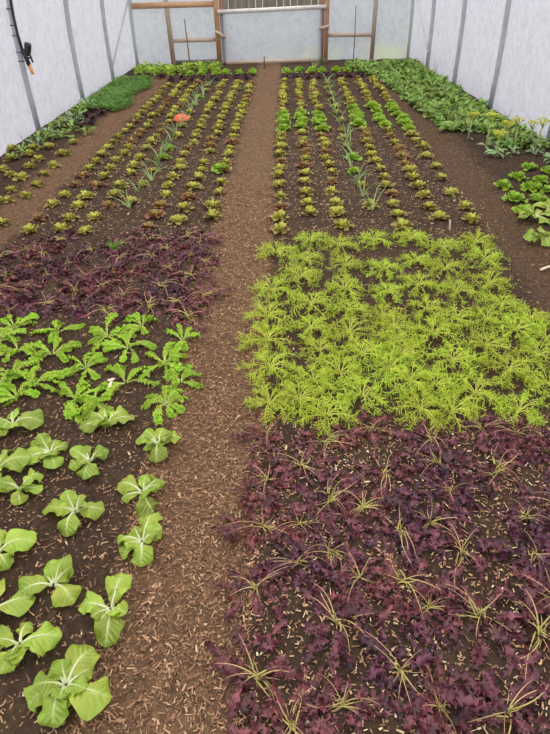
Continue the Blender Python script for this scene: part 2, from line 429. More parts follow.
BOKW = ((0, .16), (.14, .16), (.26, .45), (.42, .85), (.62, 1.0), (.8, .92), (.92, .62), (1.0, .16))
def bok_leaf(R, az, L, e0, e1, W):
    fo, st = MB(), MB(); rnd = R.random()
    P, T = spine(az, L, e0, e1, 36, 1.2, (math.cos(az) * .008, math.sin(az) * .008, 0), R.uniform(-.5, .5), .012)
    roll = R.uniform(-.45, .45)
    blade(fo, P, T, lambda s: W * lerp(BOKW, s), 17, R.uniform(-.5, .1), R.uniform(.2, .42), R.uniform(1.3, 2.4), roll, rnd, R.random() * 6, .10)
    Q = [p + frame(t, roll)[1] * .0012 for p, t in zip(P, T)][:30:2]
    st.tube(Q, lambda s: .0048 * (1 - s) ** 1.1 + .0007, 6, rnd)
    return fo.mesh('bok_choy_leaf', M['bok']), st.mesh('bok_choy_midrib', M['bok_rib'])

def make_lettuce(seed, n=20, size=.062, mats=('lettuce', 'lettuce_heart'), up=0.0, wide=1.0):
    R = random.Random(seed); ou, he = MB(), MB()
    for k in range(n):
        q = k / n; az = k * 2.399 + R.uniform(-.3, .3); rnd = R.random()
        L = size * (1.05 - .45 * q) * R.uniform(.85, 1.15)
        e0 = .15 + .95 * q + up + R.uniform(-.1, .2); e1 = e0 - R.uniform(.2, .7)
        P, T = spine(az, L, e0, e1, 8, 1, (math.cos(az) * .004, math.sin(az) * .004, .002 + .012 * q), R.uniform(-.3, .3))
        W = L * .36 * wide; kk = R.randrange(2)
        wf = lambda s: W * lerp(((0, .25), (.4, .7), (.75, 1.0), (1, .5)), s) * (1 if (int(s * 8 + .5) + kk) % 2 else .55)
        blade(he if q > .62 else ou, P, T, wf, 5, .3, .45, 1.5, R.uniform(-.3, .3), rnd, R.random() * 6)
    return {'outer_leaves': ou.mesh('lettuce_outer', M[mats[0]]), 'heart': he.mesh('lettuce_heart', M[mats[1]])}

def make_spinach(seed, mat='spinach', n=22, L0=.16):
    R = random.Random(seed); mb = MB()
    for k in range(n):
        q = k / n; az = k * 2.399 + R.uniform(-.4, .4); L = L0 * R.uniform(.7, 1.15)
        e0 = .6 + .8 * q + R.uniform(-.1, .1); e1 = e0 - R.uniform(.7, 1.5)
        P, T = spine(az, L, e0, e1, 8, 1, (math.cos(az) * .008, math.sin(az) * .008, 0), R.uniform(-.4, .4))
        W = L * R.uniform(.14, .19)
        blade(mb, P, T, lambda s: W * lerp(((0, .12), (.4, .2), (.55, .8), (.75, 1), (.9, .75), (1, .1)), s), 5, R.uniform(-.1, .35), .15, 1.5, R.uniform(-.4, .4), R.random(), R.random() * 6)
    return mb.mesh('leafy_plant', M[mat])

def onion_leaf(R, az, L, e0, e1):
    mb = MB(); P, T = spine(az, L, e0, e1, 12, 1.6, (math.cos(az) * .004, math.sin(az) * .004, 0), R.uniform(-.3, .3))
    mb.tube(P, lambda s: .0048 * (1 - s) ** .6 + .0008, 6, R.random())
    return mb.mesh('onion_leaf', M['onion'])

# ------------------------------------------------------------------ words
ONES = 'zeroth first second third fourth fifth sixth seventh eighth ninth tenth eleventh twelfth thirteenth fourteenth fifteenth sixteenth seventeenth eighteenth nineteenth twentieth'.split()
def ordw(n):
    if n <= 20: return ONES[n]
    t = {2: 'twenty', 3: 'thirty', 4: 'forty'}[n // 10]
    return t + '-' + ONES[n % 10] if n % 10 else {30: 'thirtieth', 40: 'fortieth'}[n]

def in_rows(pts, gap, flip=False):
    """Sorts points into rows across the bed (front first) and, in a row, outward from the centre path."""
    rest = sorted(pts, key=lambda p: p[1]); rows = []
    for p in rest:
        if rows and p[1] - rows[-1][0][1] < gap: rows[-1].append(p)
        else: rows.append([p])
    return [sorted(r, key=lambda p: -p[0] if flip else p[0]) for r in rows]

def plant(name, parts, x, y, rz, sc, label, cat, group, z=0.0, tilt=None):
    """parts: [(part name, mesh, [(sub-part name, mesh)])]"""
    t = put(name, None, None, (x, y, ground(x, y) + z), rz, sc)
    t.empty_display_size = .05
    tag(t, label, cat, group)
    for pn, me, subs in parts:
        o = put(pn, me, t)
        for sn, sm in subs: put(sn, sm, o)
    return t

# ------------------------------------------------------------------ the tunnel
HOOPS = [((-2.74, 11.10), (2.23, 11.60)), ((-2.78, 9.55), (2.31, 10.25)), ((-2.81, 8.05), (2.39, 8.75)), ((-2.83, 6.45), (2.47, 7.25)),
         ((-2.82, 4.95), (2.55, 5.62)), ((-2.84, 3.45), (2.60, 4.15)), ((-2.85, 1.95), (2.62, 2.65)), ((-2.86, .45), (2.64, 1.15)),
         ((-2.86, -1.05), (2.65, -.35)), ((-2.86, -2.55), (2.65, -1.85))]
SHO, APEX = 1.15, 2.7

def hoop_pts(h, out=0.0, n=20):
    (xl, yl), (xr, yr) = h; pts = []
    L = Vector((xl - out, yl, 0)); Rr = Vector((xr + out, yr, 0))
    for z in (-.05, .4, .8): pts.append(L + Vector((.03 * (z / SHO) ** 2, 0, z)))
    c = (L + Rr) / 2; a = (Rr - L) / 2
    for i in range(n + 1):
        t = PI - PI * i / n
        k = a * (math.cos(t) * (a.length - .04) / a.length)
        p = c + k; pts.append(Vector((p.x, p.y, SHO + (APEX - SHO + out) * math.sin(t) ** .9)))
    for z in (.8, .4, -.05): pts.append(Rr + Vector((-.03 * (z / SHO) ** 2, 0, z)))
    return pts

nh = len(HOOPS)
for i, h in enumerate(HOOPS):
    mb = MB(); mb.tube(hoop_pts(h), .029, 10)
    o = put('steel_hoop', mb.mesh('steel_hoop', M['steel']))
    tag(o, 'grey steel tunnel hoop against the end wall' if i == 0 else 'grey steel tunnel hoop with black hose, ' + ordw(i + 1) + ' from end wall' if i == 3 else
        'grey steel tunnel hoop, ' + ordw(i + 1) + ' counted from the end wall', 'tunnel hoop', 'steel hoops of the tunnel')

def loft(name, a, b, mat):
    """The part of the film between profile points a and b, stretched over all the hoops."""
    mb = MB(); rows = [hoop_pts(h, .036)[a:b + 1] for h in HOOPS]; m = b - a + 1
    vs = [tuple(p) for r in rows for p in r]
    fs = [(i * m + j, i * m + j + 1, (i + 1) * m + j + 1, (i + 1) * m + j) for i in range(nh - 1) for j in range(m - 1)]
    mb.add(vs, fs, [(.5, .5, .5)] * len(vs)); return structure(put(name, mb.mesh(name, M[mat])))
loft('wall_left', 0, 6, 'film'); loft('wall_right', 20, 26, 'film'); loft('ceiling', 6, 20, 'film_roof')

E0, E1 = Vector((-2.74, 11.10, 0)), Vector((2.23, 11.60, 0))
ED = (E1 - E0).normalized(); EN = Vector((ED.y, -ED.x, 0))           # along the end wall, and towards the camera
def ew(x, z, off=0.0):                                                # a point on the end wall at world x
    t = (x - E0.x) / (E1.x - E0.x); p = E0 + (E1 - E0) * t
    p.y = 11.10 + .5 * t
    return p + EN * off + Vector((0, 0, z))

DL, DR, DTOP = -1.20, .62, 1.95                                       # the doorway
def end_film(name, h, hole, mat, off):
    pts = [p for p in hoop_pts(h, .0)]
    mb = MB()
    (xl, yl), (xr, yr) = h
    def at(x, z): t = (x - xl) / (xr - xl); return (x + EN.x * off, yl + (yr - yl) * t + EN.y * off, z)
    def roof(x):
        for p, q in zip(pts[3:], pts[4:]):
            if p.x <= x <= q.x: return p.z + (q.z - p.z) * (x - p.x) / max(q.x - p.x, 1e-6)
        return .8
    xs = sorted(set([xl + .03 + (xr - xl - .06) * i / 40 for i in range(41)] + ([DL, DR] if hole else [])))
    for x0, x1 in zip(xs, xs[1:]):
        z0 = DTOP if hole and DL - 1e-6 <= x0 and x1 <= DR + 1e-6 else -.05
        mb.add([at(x0, z0), at(x1, z0), at(x1, max(roof(x1), z0)), at(x0, max(roof(x0), z0))], [(0, 1, 2, 3)], [(.5, .5, .5)] * 4)
    return structure(put(name, mb.mesh(name, M[mat])))
end_film('wall_back', HOOPS[0], True, 'film_end', -.06)
end_film('wall_front', HOOPS[-1], False, 'film_end', 0)

def timber(n, a, b, w, h, mat, parent=None, name=None, up=(0, 0, 1)):
    mb = MB(); mb.beam(a, b, w, h, up)
    o = put(name or 'trim_%d' % n, mb.mesh('timber', M[mat]), parent)
    if parent is None: structure(o)
    return o
yy = (0, 1, 0)
timber(1, ew(-2.70, .915), ew(-1.27, .915), .05, .085, 'timber')
timber(2, ew(-2.09, -.05, -.005), ew(-2.12, 2.2, -.005), .075, .05, 'timber_pale', up=yy)
timber(3, ew(-2.06, .385), ew(-1.27, .385), .04, .06, 'timber_pale')
timber(4, ew(.72, .40), ew(1.53, .385), .04, .06, 'timber_pale')
timber(5, ew(1.55, -.05), ew(1.55, 2.2), .07, .05, 'timber_pale', up=yy)
timber(6, ew(-2.06, .04), ew(-1.27, .04), .04, .07, 'grey_board')
# doorway: posts, turn-buttons, the roll pole and the dropped sheet
d = structure(put('door_1', None, None, ew(-.29, 0))); inv = Matrix.Translation(-ew(-.29, 0))
def dpart(name, mb, mat):
    mb.v = [tuple(inv @ Vector(v)) for v in mb.v]
    return put(name, mb.mesh(name, M[mat]), d)
for x, w, mat, zt in ((-1.255, .085, 'timber', 2.2), (-1.165, .055, 'timber_dark', 2.2), (.60, .075, 'timber_dark', 2.2), (.685, .075, 'timber', 2.2)):
    mb = MB(); mb.beam(ew(x, -.05, .02), ew(x, zt, .02), w, .06, yy); dpart('post', mb, mat)
for x, z, dz in ((-1.21, .47, -.05), (.64, .53, .02)):
    mb = MB(); mb.beam(ew(x - .09, z - dz, .07), ew(x + .09, z + dz, .07), .03, .045); dpart('turn_button', mb, 'timber_pale')
mb = MB(); mb.tube([ew(-1.24, .80, .08), ew(-.3, .815, .08), ew(.66, .835, .08)], .034, 10); dpart('roll_pole', mb, 'white_pipe')
mb = MB()
g = 24
vs = [tuple(ew(-1.19 + 1.79 * i / g, z, .055 + .006 * math.sin(i * 1.1 + z * 3))) for z in (.02, .3, .55, .80) for i in range(g + 1)]
mb.add(vs, [(r * (g + 1) + i, r * (g + 1) + i + 1, (r + 1) * (g + 1) + i + 1, (r + 1) * (g + 1) + i) for r in range(3) for i in range(g)], [(.5, .5, .5)] * len(vs))
dpart('door_sheet', mb, 'film_end')
mb = MB(); mb.beam(ew(-1.14, .02, .07), ew(.56, .02, .07), .04, .06); dpart('sill_board', mb, 'timber_pale')

# slanting brace pipes at the last bays
for (a, b, lab) in ((Vector((-2.76, 9.58, .22)), ew(-2.71, 1.05, .04), 'thin grey brace pipe slanting up to the left end corner'),
                    (Vector((2.29, 10.22, .25)), ew(2.20, 1.1, .04), 'thin white brace pipe slanting up to the right end corner')):
    mb = MB(); mb.tube([a, (a + b) / 2, b], .014, 8); tag(put('brace_pipe', mb.mesh('brace_pipe', M['steel' if a.x < 0 else 'white_pipe'])), lab, 'brace')

# board fence outside, seen over the dropped door sheet
f = put('wooden_fence', None, None, (-.3, 13.6, -.06)); tag(f, 'weathered grey board fence outside, seen above the door sheet', 'fence')
mb = MB(); R = random.Random(5)
for i in range(34):
    x = -2.4 + i * .145; mb.box((x, -.012, 0), (x + R.uniform(.128, .143), .012, 1.75 + R.uniform(-.05, .05)))
put('board_panel', mb.mesh('fence_boards', M['grey_board'], False), f)
for z in (.4, 1.4):
    mb = MB(); mb.box((-2.45, .013, z), (2.6, .06, z + .09)); put('rail', mb.mesh('fence_rail', M['grey_board'], False), f)

# irrigation hose with a valve on the left hoop
hp = hoop_pts(HOOPS[3])
hx, hy = -2.83, 6.45
t = put('irrigation_hose', None, None, (hx + .03, hy, .62)); tag(t, 'black irrigation hose with valve and orange nozzle tied to left hoop', 'hose')
def rel(mb): mb.v = [(v[0] - hx - .03, v[1] - hy, v[2] - .62) for v in mb.v]; return mb
path = [Vector((p.x + .045 * min(1, .4 + i * .5), p.y - .02, p.z)) for i, p in enumerate(hp[4:13])]
mb = MB(); mb.tube([Vector((hx + .066, hy - .03, .80)), Vector((hx + .058, hy - .03, .93)), Vector((hx + .06, hy - .025, 1.1))] + path, .014, 8); put('hose', rel(mb).mesh('hose', M['black']), t)
mb = MB(); mb.lathe([(.0, 0), (.022, .004), (.03, .03), (.034, .07), (.036, .10), (.03, .12), (.012, .126), (0, .127)], 16); 
ob = put('filter_cap', mb.mesh('filter_cap', M['black']), t, (.07, -.02, .13)); ob.rotation_euler = (.1, .35, 0)
mb = MB(); mb.tube([Vector((hx + .066, hy - .03, .81)), Vector((hx + .083, hy - .035, .74)), Vector((hx + .10, hy - .04, .66))], .021, 10); vb = put('valve_body', rel(mb).mesh('valve_body', M['black']), t)
mb = MB(); mb.tube([Vector((hx + .075, hy - .04, .73)), Vector((hx + .145, hy - .05, .735))], .01, 8); mb.tube([Vector((hx + .14, hy - .05, .77)), Vector((hx + .15, hy - .05, .69))], .01, 8)
put('lever', rel(mb).mesh('lever', M['black']), vb)
mb = MB(); mb.tube([Vector((hx + .10, hy - .04, .67)), Vector((hx + .112, hy - .045, .62)), Vector((hx + .118, hy - .05, .58))], lambda s: .019 - .004 * s, 10); put('nozzle', rel(mb).mesh('nozzle', M['copper']), t)
for z in (.70, .78, .93, 1.02, 1.16):
    mb = MB(); q = Vector((hx + .03 * (z / SHO) ** 2, hy, z)); mb.tube([q - Vector((0, 0, .004)), q + Vector((0, 0, .004))], .033, 12); put('cable_tie', rel(mb).mesh('cable_tie', M['black']), t)

# ------------------------------------------------------------------ floor
mb = MB()
xs = [-2.88 + 5.62 * i / 150 for i in range(151)]; ys = [-2.6 + 14.1 * (j / 330) for j in range(331)]
vs = [(x, y, ground(x, y)) for y in ys for x in xs]
mb.add(vs, [(j * 151 + i, j * 151 + i + 1, (j + 1) * 151 + i + 1, (j + 1) * 151 + i) for j in range(330) for i in range(150)], [(.5, .5, .5)] * len(vs))
structure(put('floor', mb.mesh('floor', M['soil'])))
mb = MB(); mb.add([(-60, -60, -.09), (60, -60, -.09), (60, 60, -.09), (-60, 60, -.09)], [(0, 1, 2, 3)], [(.5, .5, .5)] * 4)
structure(put('ground', mb.mesh('ground', M['outside'])))

# wood chips and straw bits strewn over paths and beds
def chips(name, areas, label):
    R = random.Random(11); mb = MB()
    for (x0, x1, y0, y1, n, dark) in areas:
        for _ in range(n):
            x, y = R.uniform(x0, x1), R.uniform(y0, y1)
            L = R.uniform(.005, .0145) * R.choice((1, 1, 1, 1.8)); w = R.uniform(.0007, .0022) * R.choice((1, 1, 1.6)); a = R.uniform(0, PI); ti = R.uniform(-.35, .35); th = R.uniform(.0008, .002)
            z = ground(x, y) + .003 + abs(math.sin(ti)) * L / 2; d = Vector((math.cos(a) * math.cos(ti), math.sin(a) * math.cos(ti), math.sin(ti))) * L / 2
            s = Vector((-math.sin(a), math.cos(a), R.uniform(-.3, .3))).normalized() * w; u = Vector((0, 0, th)); c = Vector((x, y, z))
            k = min(1, max(0, R.betavariate(1.5, 2.6) - dark))
            vs = [tuple(c - d - s), tuple(c + d - s * R.uniform(.3, 1)), tuple(c + d + s * R.uniform(.3, 1)), tuple(c - d + s)]
            vs += [(v[0], v[1], v[2] + th) for v in vs]
            mb.add(vs, [(4, 5, 6, 7), (0, 1, 5, 4), (1, 2, 6, 5), (2, 3, 7, 6), (3, 0, 4, 7)], [(.5, .5, k)] * 8)
    o = put(name, mb.mesh(name, M['chip'], False)); o['kind'] = 'stuff'; tag(o, label, 'wood chips'); return o
chips('path_chips', ((-.55, -.11, .4, 2.2, 11000, .12), (-.55, -.11, 2.2, 4.6, 10000, .08), (-.52, -.12, 4.6, 10.4, 4000, .15), (-2.32, -1.88, 3.4, 9.6, 5000, .1), (1.4, 1.75, 2.0, 8.5, 2000, .15)),
      'brown wood chips trodden into the garden paths')
chips('bed_mulch', ((-.13, 1.35, .4, 1.65, 6500, -.16), (-.13, 1.35, 1.65, 3.5, 1500, -.1), (-1.9, -.5, .4, 1.7, 3600, .0), (-1.9, -.5, 1.7, 3.6, 2600, -.05), (-1.9, -.5, 3.5, 6.0, 3400, -.2), (-.1, 1.4, 3.4, 6.5, 4800, -.22), (-1.9, -.5, 6, 9, 900, .1), (1.6, 2.5, 2.8, 5.3, 700, .1), (-2.8, -2.2, 3.6, 6, 400, .1)),
      'pale chips and straw bits scattered over the planted beds')

# ------------------------------------------------------------------ plants
BOK = [(-1.12, 1.59), (-0.74, 1.6), (-0.51, 1.49), (-0.91, 1.43), (-0.75, 1.39), (-1.08, 1.35), (-0.96, 1.26), (-0.52, 1.25), (-0.73, 1.16), (-0.48, 1.05), (-0.93, 1.0), (-0.71, 0.89), (-0.52, 0.82), (-0.86, 0.81), (-0.74, 0.71), (-0.58, 0.61)]
BOKR = [(1.73, 3.72), (1.67, 3.37), (1.89, 3.85)]
MUST = [(-1.42, 2.32), (-1.17, 2.28), (-0.91, 2.24), (-1.14, 2.09), (-1.32, 2.12), (-0.94, 1.98), (-1.28, 1.94), (-1.14, 1.86), (-0.92, 1.76), (-1.18, 1.76), (-0.76, 2.34), (-0.53, 2.21), (-0.78, 2.14), (-0.58, 2.01), (-0.73, 1.87), (-0.49, 1.89), (-0.52, 1.73), (-0.82, 1.72), (-1.46, 2.21), (-1.29, 1.81)]
GOLD = [(0.15, 3.35), (-0.08, 3.19), (0.33, 3.26), (0.56, 3.36), (0.11, 3.07), (0.34, 2.98), (0.56, 2.92), (0.07, 2.84), (-0.09, 2.7), (0.12, 2.54), (0.31, 2.48), (0.32, 2.7), (0.54, 2.66), (-0.11, 2.4), (0.11, 2.3), (-0.11, 2.2), (0.14, 2.11), (0.34, 2.06), (0.3, 2.25), (-0.09, 1.97), (0.11, 1.87), (-0.08, 1.73), (0.31, 1.78), (0.15, 1.65), (0.49, 2.42), (0.51, 2.16), (0.45, 1.95), (0.8, 3.37), (0.93, 2.94), (1.21, 3.31), (0.73, 2.73), (1.19, 3.05), (0.93, 2.67), (1.14, 2.77), (0.73, 2.47), (1.13, 2.52), (0.53, 2.06), (0.71, 2.24), (1.12, 2.27), (0.93, 2.13), (0.75, 2.01), (0.53, 1.86), (0.98, 1.94), (1.15, 2.06), (0.79, 1.78), (0.54, 1.68), (0.94, 1.68), (0.86, 2.37), (1.01, 2.38), (0.53, 2.3), (1.12, 1.84), (1.24, 2.2), (0.98, 3.23), (0.77, 3.05), (0.63, 1.84), (1.23, 2.38), (0.04, 1.75), (0.23, 1.93), (0.67, 1.67)]
PURP = [(-0.09, 1.56), (0.15, 1.51), (0.33, 1.58), (-0.08, 1.31), (0.35, 1.34), (-0.09, 1.11), (0.14, 1.22), (0.13, 1.01), (0.36, 1.09), (0.55, 1.52), (0.75, 1.35), (0.56, 1.25), (0.78, 1.14), (0.54, 1.01), (0.35, 1.14), (0.76, 1.57), (0.97, 1.45), (0.77, 1.01), (-0.1, 0.89), (0.13, 0.78), (-0.08, 0.64), (0.13, 0.57), (0.34, 0.91), (0.54, 0.81), (0.29, 0.66), (0.73, 0.94), (0.53, 0.56), (0.03, 1.12), (0.04, 1.38), (0.46, 1.12), (0.28, 1.41), (0.25, 1.18), (0.21, 0.92), (0.82, 1.29), (0.55, 1.38), (0.89, 1.54), (0.69, 0.76), (0.03, 0.97), (0.37, 0.57), (0.65, 0.67), (0.64, 1.54), (-0.0, 0.53), (0.4, 0.83), (0.91, 1.2), (0.77, 0.86), (0.41, 1.02)]
PURL = [(-1.6, 3.22), (-1.38, 3.07), (-1.55, 2.71), (-1.16, 2.53), (-0.93, 2.65), (-0.95, 2.95), (-0.58, 2.89), (-0.95, 3.42), (-0.74, 3.0), (-0.76, 2.52), (-0.53, 2.43), (-1.7, 2.91), (-1.52, 2.51), (-0.79, 3.26), (-0.59, 3.38), (-1.29, 3.27), (-1.56, 3.44), (-1.07, 2.95), (-1.09, 2.77), (-1.46, 2.91), (-1.34, 2.57), (-0.73, 2.75), (-0.48, 2.67), (-0.63, 3.17), (-1.21, 2.88), (-1.22, 2.71), (-0.62, 2.58), (-1.62, 3.04), (-0.99, 2.5), (-1.75, 3.28), (-1.1, 3.36), (-0.7, 3.49), (-1.08, 3.15), (-0.52, 3.11), (-0.88, 3.17), (-1.67, 2.69), (-1.86, 3.15)]
SIDE = [(-2.45, 5.71), (-2.24, 5.52), (-2.27, 5.93), (-2.83, 5.69), (-2.55, 5.46), (-2.41, 5.32), (-2.22, 5.18), (-2.22, 5.45), (-2.21, 4.91), (-2.4, 5.07), (-2.35, 4.75), (-2.32, 4.46), (-2.17, 4.38), (-2.17, 4.63), (-2.11, 3.79), (-2.49, 4.84), (-2.43, 5.67), (-2.6, 5.68), (-2.68, 5.33), (-2.62, 4.99), (-2.27, 4.22)]
RLET = [(2.09, 4.84), (1.91, 4.59), (1.73, 4.4), (2.07, 4.52), (1.92, 4.31), (1.72, 4.1), (1.89, 4.05), (1.7, 3.83), (2.21, 4.72), (2.03, 4.25)]
HERB = [(-2.92, 6.62), (-2.74, 6.08), (-2.47, 6.15), (-2.76, 6.96), (-2.57, 7.0), (-2.26, 6.35), (-2.98, 7.19), (-2.77, 7.4), (-2.61, 7.63)]
STALK = [(1.91, 5.2), (1.9, 5.46), (1.84, 5.87), (2.19, 5.52), (2.11, 5.52), (2.47, 5.43), (2.41, 5.58)]

def dedupe(pts, d):
    out = []
    for p in pts:
        if all((p[0] - q[0]) ** 2 + (p[1] - q[1]) ** 2 > d * d for q in out): out.append(p)
    return out

# yellow-green frilly mustard block and the purple blocks
def block(pts, kind, variants, gap, flip, words, cat, group, sc, front_word, names=('foliage', 'stalks')):
    for i, row in enumerate(in_rows(pts, gap, flip)):
        for j, (x, y) in enumerate(row):
            pm = variants[RND.randrange(len(variants))]
            lab = words % (ordw(i + 1), ordw(j + 1))
            plant(kind, [(n, pm[n], []) for n in names], x, y, RND.uniform(0, 6.28), sc * RND.uniform(.88, 1.14), lab, cat, group)

gold_v = [make_golden(100 + i) for i in range(6)]
block(dedupe(GOLD, .10), 'frilly_mustard', gold_v, .13, False, 'yellow-green frilly mustard, right bed block, %s row from front, %s from centre path', 'mustard plant', 'yellow-green frilly mustards', .9, '')
purp_v = [make_purple(200 + i) for i in range(7)]
block(dedupe(PURP, .10), 'purple_mustard', purp_v, .13, False, 'purple frilly mustard, near right bed, %s row from front, %s from centre path', 'mustard plant', 'purple mustards in the near right bed', .95, '')
block(dedupe(PURL, .09), 'purple_mustard', purp_v, .13, True, 'purple frilly mustard, left bed block, %s row from front, %s from centre path', 'mustard plant', 'purple mustards in the left bed', 1.08, '')

# green mustard with separate leaves
for i, row in enumerate(in_rows(MUST, .12, True)):
    for j, (x, y) in enumerate(row):
        R = random.Random(300 + i * 20 + j); n = R.choice((8, 9, 9, 10)); parts = []; a0 = R.uniform(0, 6.28)
        for k in range(n):
            inner = k >= n - 2
            lf, st = mustard_leaf(R, a0 + k * 2.399 + R.uniform(-.7, .7), R.uniform(.06, .1) if inner else R.uniform(.085, .17), R.uniform(1.1, 1.4) if inner else R.uniform(.55, 1.1), R.uniform(-.2, .3) if inner else R.uniform(-1.3, -.4), .8 if inner else 1)
            parts.append(('leaf', lf, [('stalk', st)]))
        plant('green_mustard', parts, x, y, 0, 1, 'bright green frilly-leaved mustard, left bed, %s row from front, %s from centre path' % (ordw(i + 1), ordw(j + 1)), 'mustard plant', 'green mustards in the left bed')

# bok choy
def bok(x, y, seed, label, group, leaves=None, sc=1.0):
    """leaves: compass direction in degrees (0 = right, 90 = away) and length of each large leaf."""
    R = random.Random(seed); parts = []
    if not leaves:
        a0 = R.uniform(0, 360); leaves = [(a0 + k * 92 + R.uniform(-20, 20), R.uniform(.1, .13)) for k in range(4)]
    inner = [(R.uniform(0, 360), R.uniform(.055, .09)) for k in range(5)]
    for k, (az, L) in enumerate(list(leaves) + inner):
        big = k < len(leaves)
        lf, st = bok_leaf(R, math.radians(az + R.uniform(-6, 6)), L * .95, R.uniform(.65, 1.1) if big else R.uniform(1.0, 1.35), R.uniform(-1.25, -.55) if big else R.uniform(-.5, .5), L * R.uniform(.30, .37))
        parts.append(('leaf', lf, [('midrib', st)]))
    plant('bok_choy', parts, x, y, 0, sc, label, 'bok choy', group)
BOK_LEAVES = (((0, .15), (250, .1), (120, .1), (190, .1)), ((200, .12), (45, .1), (0, .12), (110, .08)), ((282, .13), (10, .1), (70, .09), (170, .11), (225, .07)), ((160, .1), (222, .11), (310, .11), (90, .07), (40, .07)),
    ((290, .11), (130, .1), (205, .08), (40, .09)), ((10, .15), (90, .1), (280, .1)), ((60, .1), (350, .09), (190, .13), (290, .08)), ((290, .12), (45, .1), (150, .11), (205, .08)),
    ((180, .12), (268, .12), (350, .12), (80, .07), (140, .07)), ((75, .12), (290, .11), (170, .09), (225, .09)), ((20, .14), (318, .1), (120, .1)), ((200, .11), (330, .12), (85, .1), (140, .06)),
    ((75, .12), (286, .13), (175, .1), (250, .06)), ((5, .13), (100, .1), (280, .1)), ((5, .14), (175, .1), (262, .09), (95, .07)), ((342, .145), (265, .12), (195, .11), (65, .12), (130, .08), (30, .08)))
for i, row in enumerate(in_rows(BOK, .13, True)):
    for j, (x, y) in enumerate(row):
        bok(x, y, 400 + i * 11 + j, 'young bok choy, near left bed, %s row from front, %s from centre path' % (ordw(i + 1), ordw(j + 1)), 'bok choy plants in the near left bed', BOK_LEAVES[BOK.index((x, y))])
for i, (x, y) in enumerate(BOKR):
    bok(x, y, 470 + i, ('bok choy beside right path, behind the nearest one', 'nearest bok choy beside the right path', 'bok choy by right frame edge, behind two others')[i], 'bok choy plants by the right path', None, 1.25)

# rows of salad lettuce
let_v = [make_lettuce(500 + i) for i in range(6)]; red_v = [make_lettuce(520 + i, mats=('red_lettuce', 'lettuce')) for i in range(3)]
bri_v = [make_lettuce(540 + i, n=24, size=.066, mats=('bright', 'bright'), up=.15, wide=1.2) for i in range(4)]
def lettuce(x, y, v, label, group, sc=1.0, kind='lettuce'):
    pm = v[RND.randrange(len(v))]
    plant(kind, [('outer_leaves', pm['outer_leaves'], []), ('heart', pm['heart'], [])], x, y, RND.uniform(0, 6.28), sc * RND.uniform(.85, 1.15), label, 'lettuce', group)

def let_row(side, rowno, x0, ya, yb, bright=None, from_path=True):
    y, k = ya, 0
    while y < yb:
        k += 1
        far = y > 7
        xx = x0 + RND.uniform(-.02, .02)
        isb = bright and bright[0] < y < bright[1]
        isr = not isb and RND.random() < .16
        lab = '%s lettuce, %s bed, %s row from centre path, %s plant from front' % ('bright green' if isb else 'reddish-brown' if isr else 'red-tinged', side, ordw(rowno), ordw(k))
        lettuce(xx, y, bri_v if isb else red_v if isr else let_v, lab, 'salad lettuces in rows', 1.35 if isb else 1.25 if far else 1.12)
        y += RND.uniform(.195, .255) * (1.45 if RND.random() < .07 else 1)
LROWS = ((1, -.575, 3.80), (2, -.785, 3.74), (3, -.995, 3.62), (5, -1.41, 3.56), (6, -1.62, 3.60), (7, -1.825, 3.58))
for r, x, ya in LROWS: let_row('left', r, x, ya, 9.3)
RROWS = ((1, -.07, 3.55, (6.2, 7.1)), (2, .145, 3.85, (6.2, 7.2)), (3, .36, 3.6, (6.1, 7.15)), (5, .80, 3.6, (6.4, 7.4)), (6, 1.06, 3.75, (6.4, 7.5)), (7, 1.30, 3.7, (6.2, 7.4)))
for r, x, ya, b in RROWS: let_row('right', r, x, ya, 9.4, b)
lettuce(-.60, 4.9, bri_v, 'lone bright yellow-green lettuce beside the centre path, left bed', 'bright lettuce', 1.2, 'lettuce')

# onion rows down the middle of both salad beds
def onion(x, y, seed, label, group, n=None, hs=1.0):
    R = random.Random(seed); parts = []
    for k in range(n or R.choice((4, 5, 6))):
        parts.append(('leaf', onion_leaf(R, R.uniform(0, 6.28), R.uniform(.16, .30) * hs, R.uniform(1.0, 1.5), R.uniform(-.9, .6)), []))
    plant('onion_plant', parts, x, y, 0, 1, label, 'onion', group)
for side, x, ya, yb in (('left', -1.205, 4.0, 9.2), ('right', .585, 3.9, 9.3)):
    y, k = ya, 0
    while y < yb:
        k += 1
        onion(x + RND.uniform(-.03, .03), y, 600 + k * 2 + (side == 'left'), 'green onion with arching leaves, middle row of %s bed, %s from front' % (side, ordw(k)), 'onions in the middle rows', None, .8 if y > 6 else .95)
        y += RND.uniform(.26, .42)
    y, k = ya + .1, 0
    while y < yb:
        k += 1
        lettuce(x + RND.uniform(-.03, .03), y, let_v if RND.random() < .75 else bri_v, 'small salad plant among onions, middle row of %s bed, %s from front' % (side, ordw(k)), 'salad plants among the onions', 1.05)
        y += RND.uniform(.3, .5)
onion(.43, 10.35, 690, 'dark upright leek-like plant before the door, right of sill', 'onion by door', 6, 1.3)

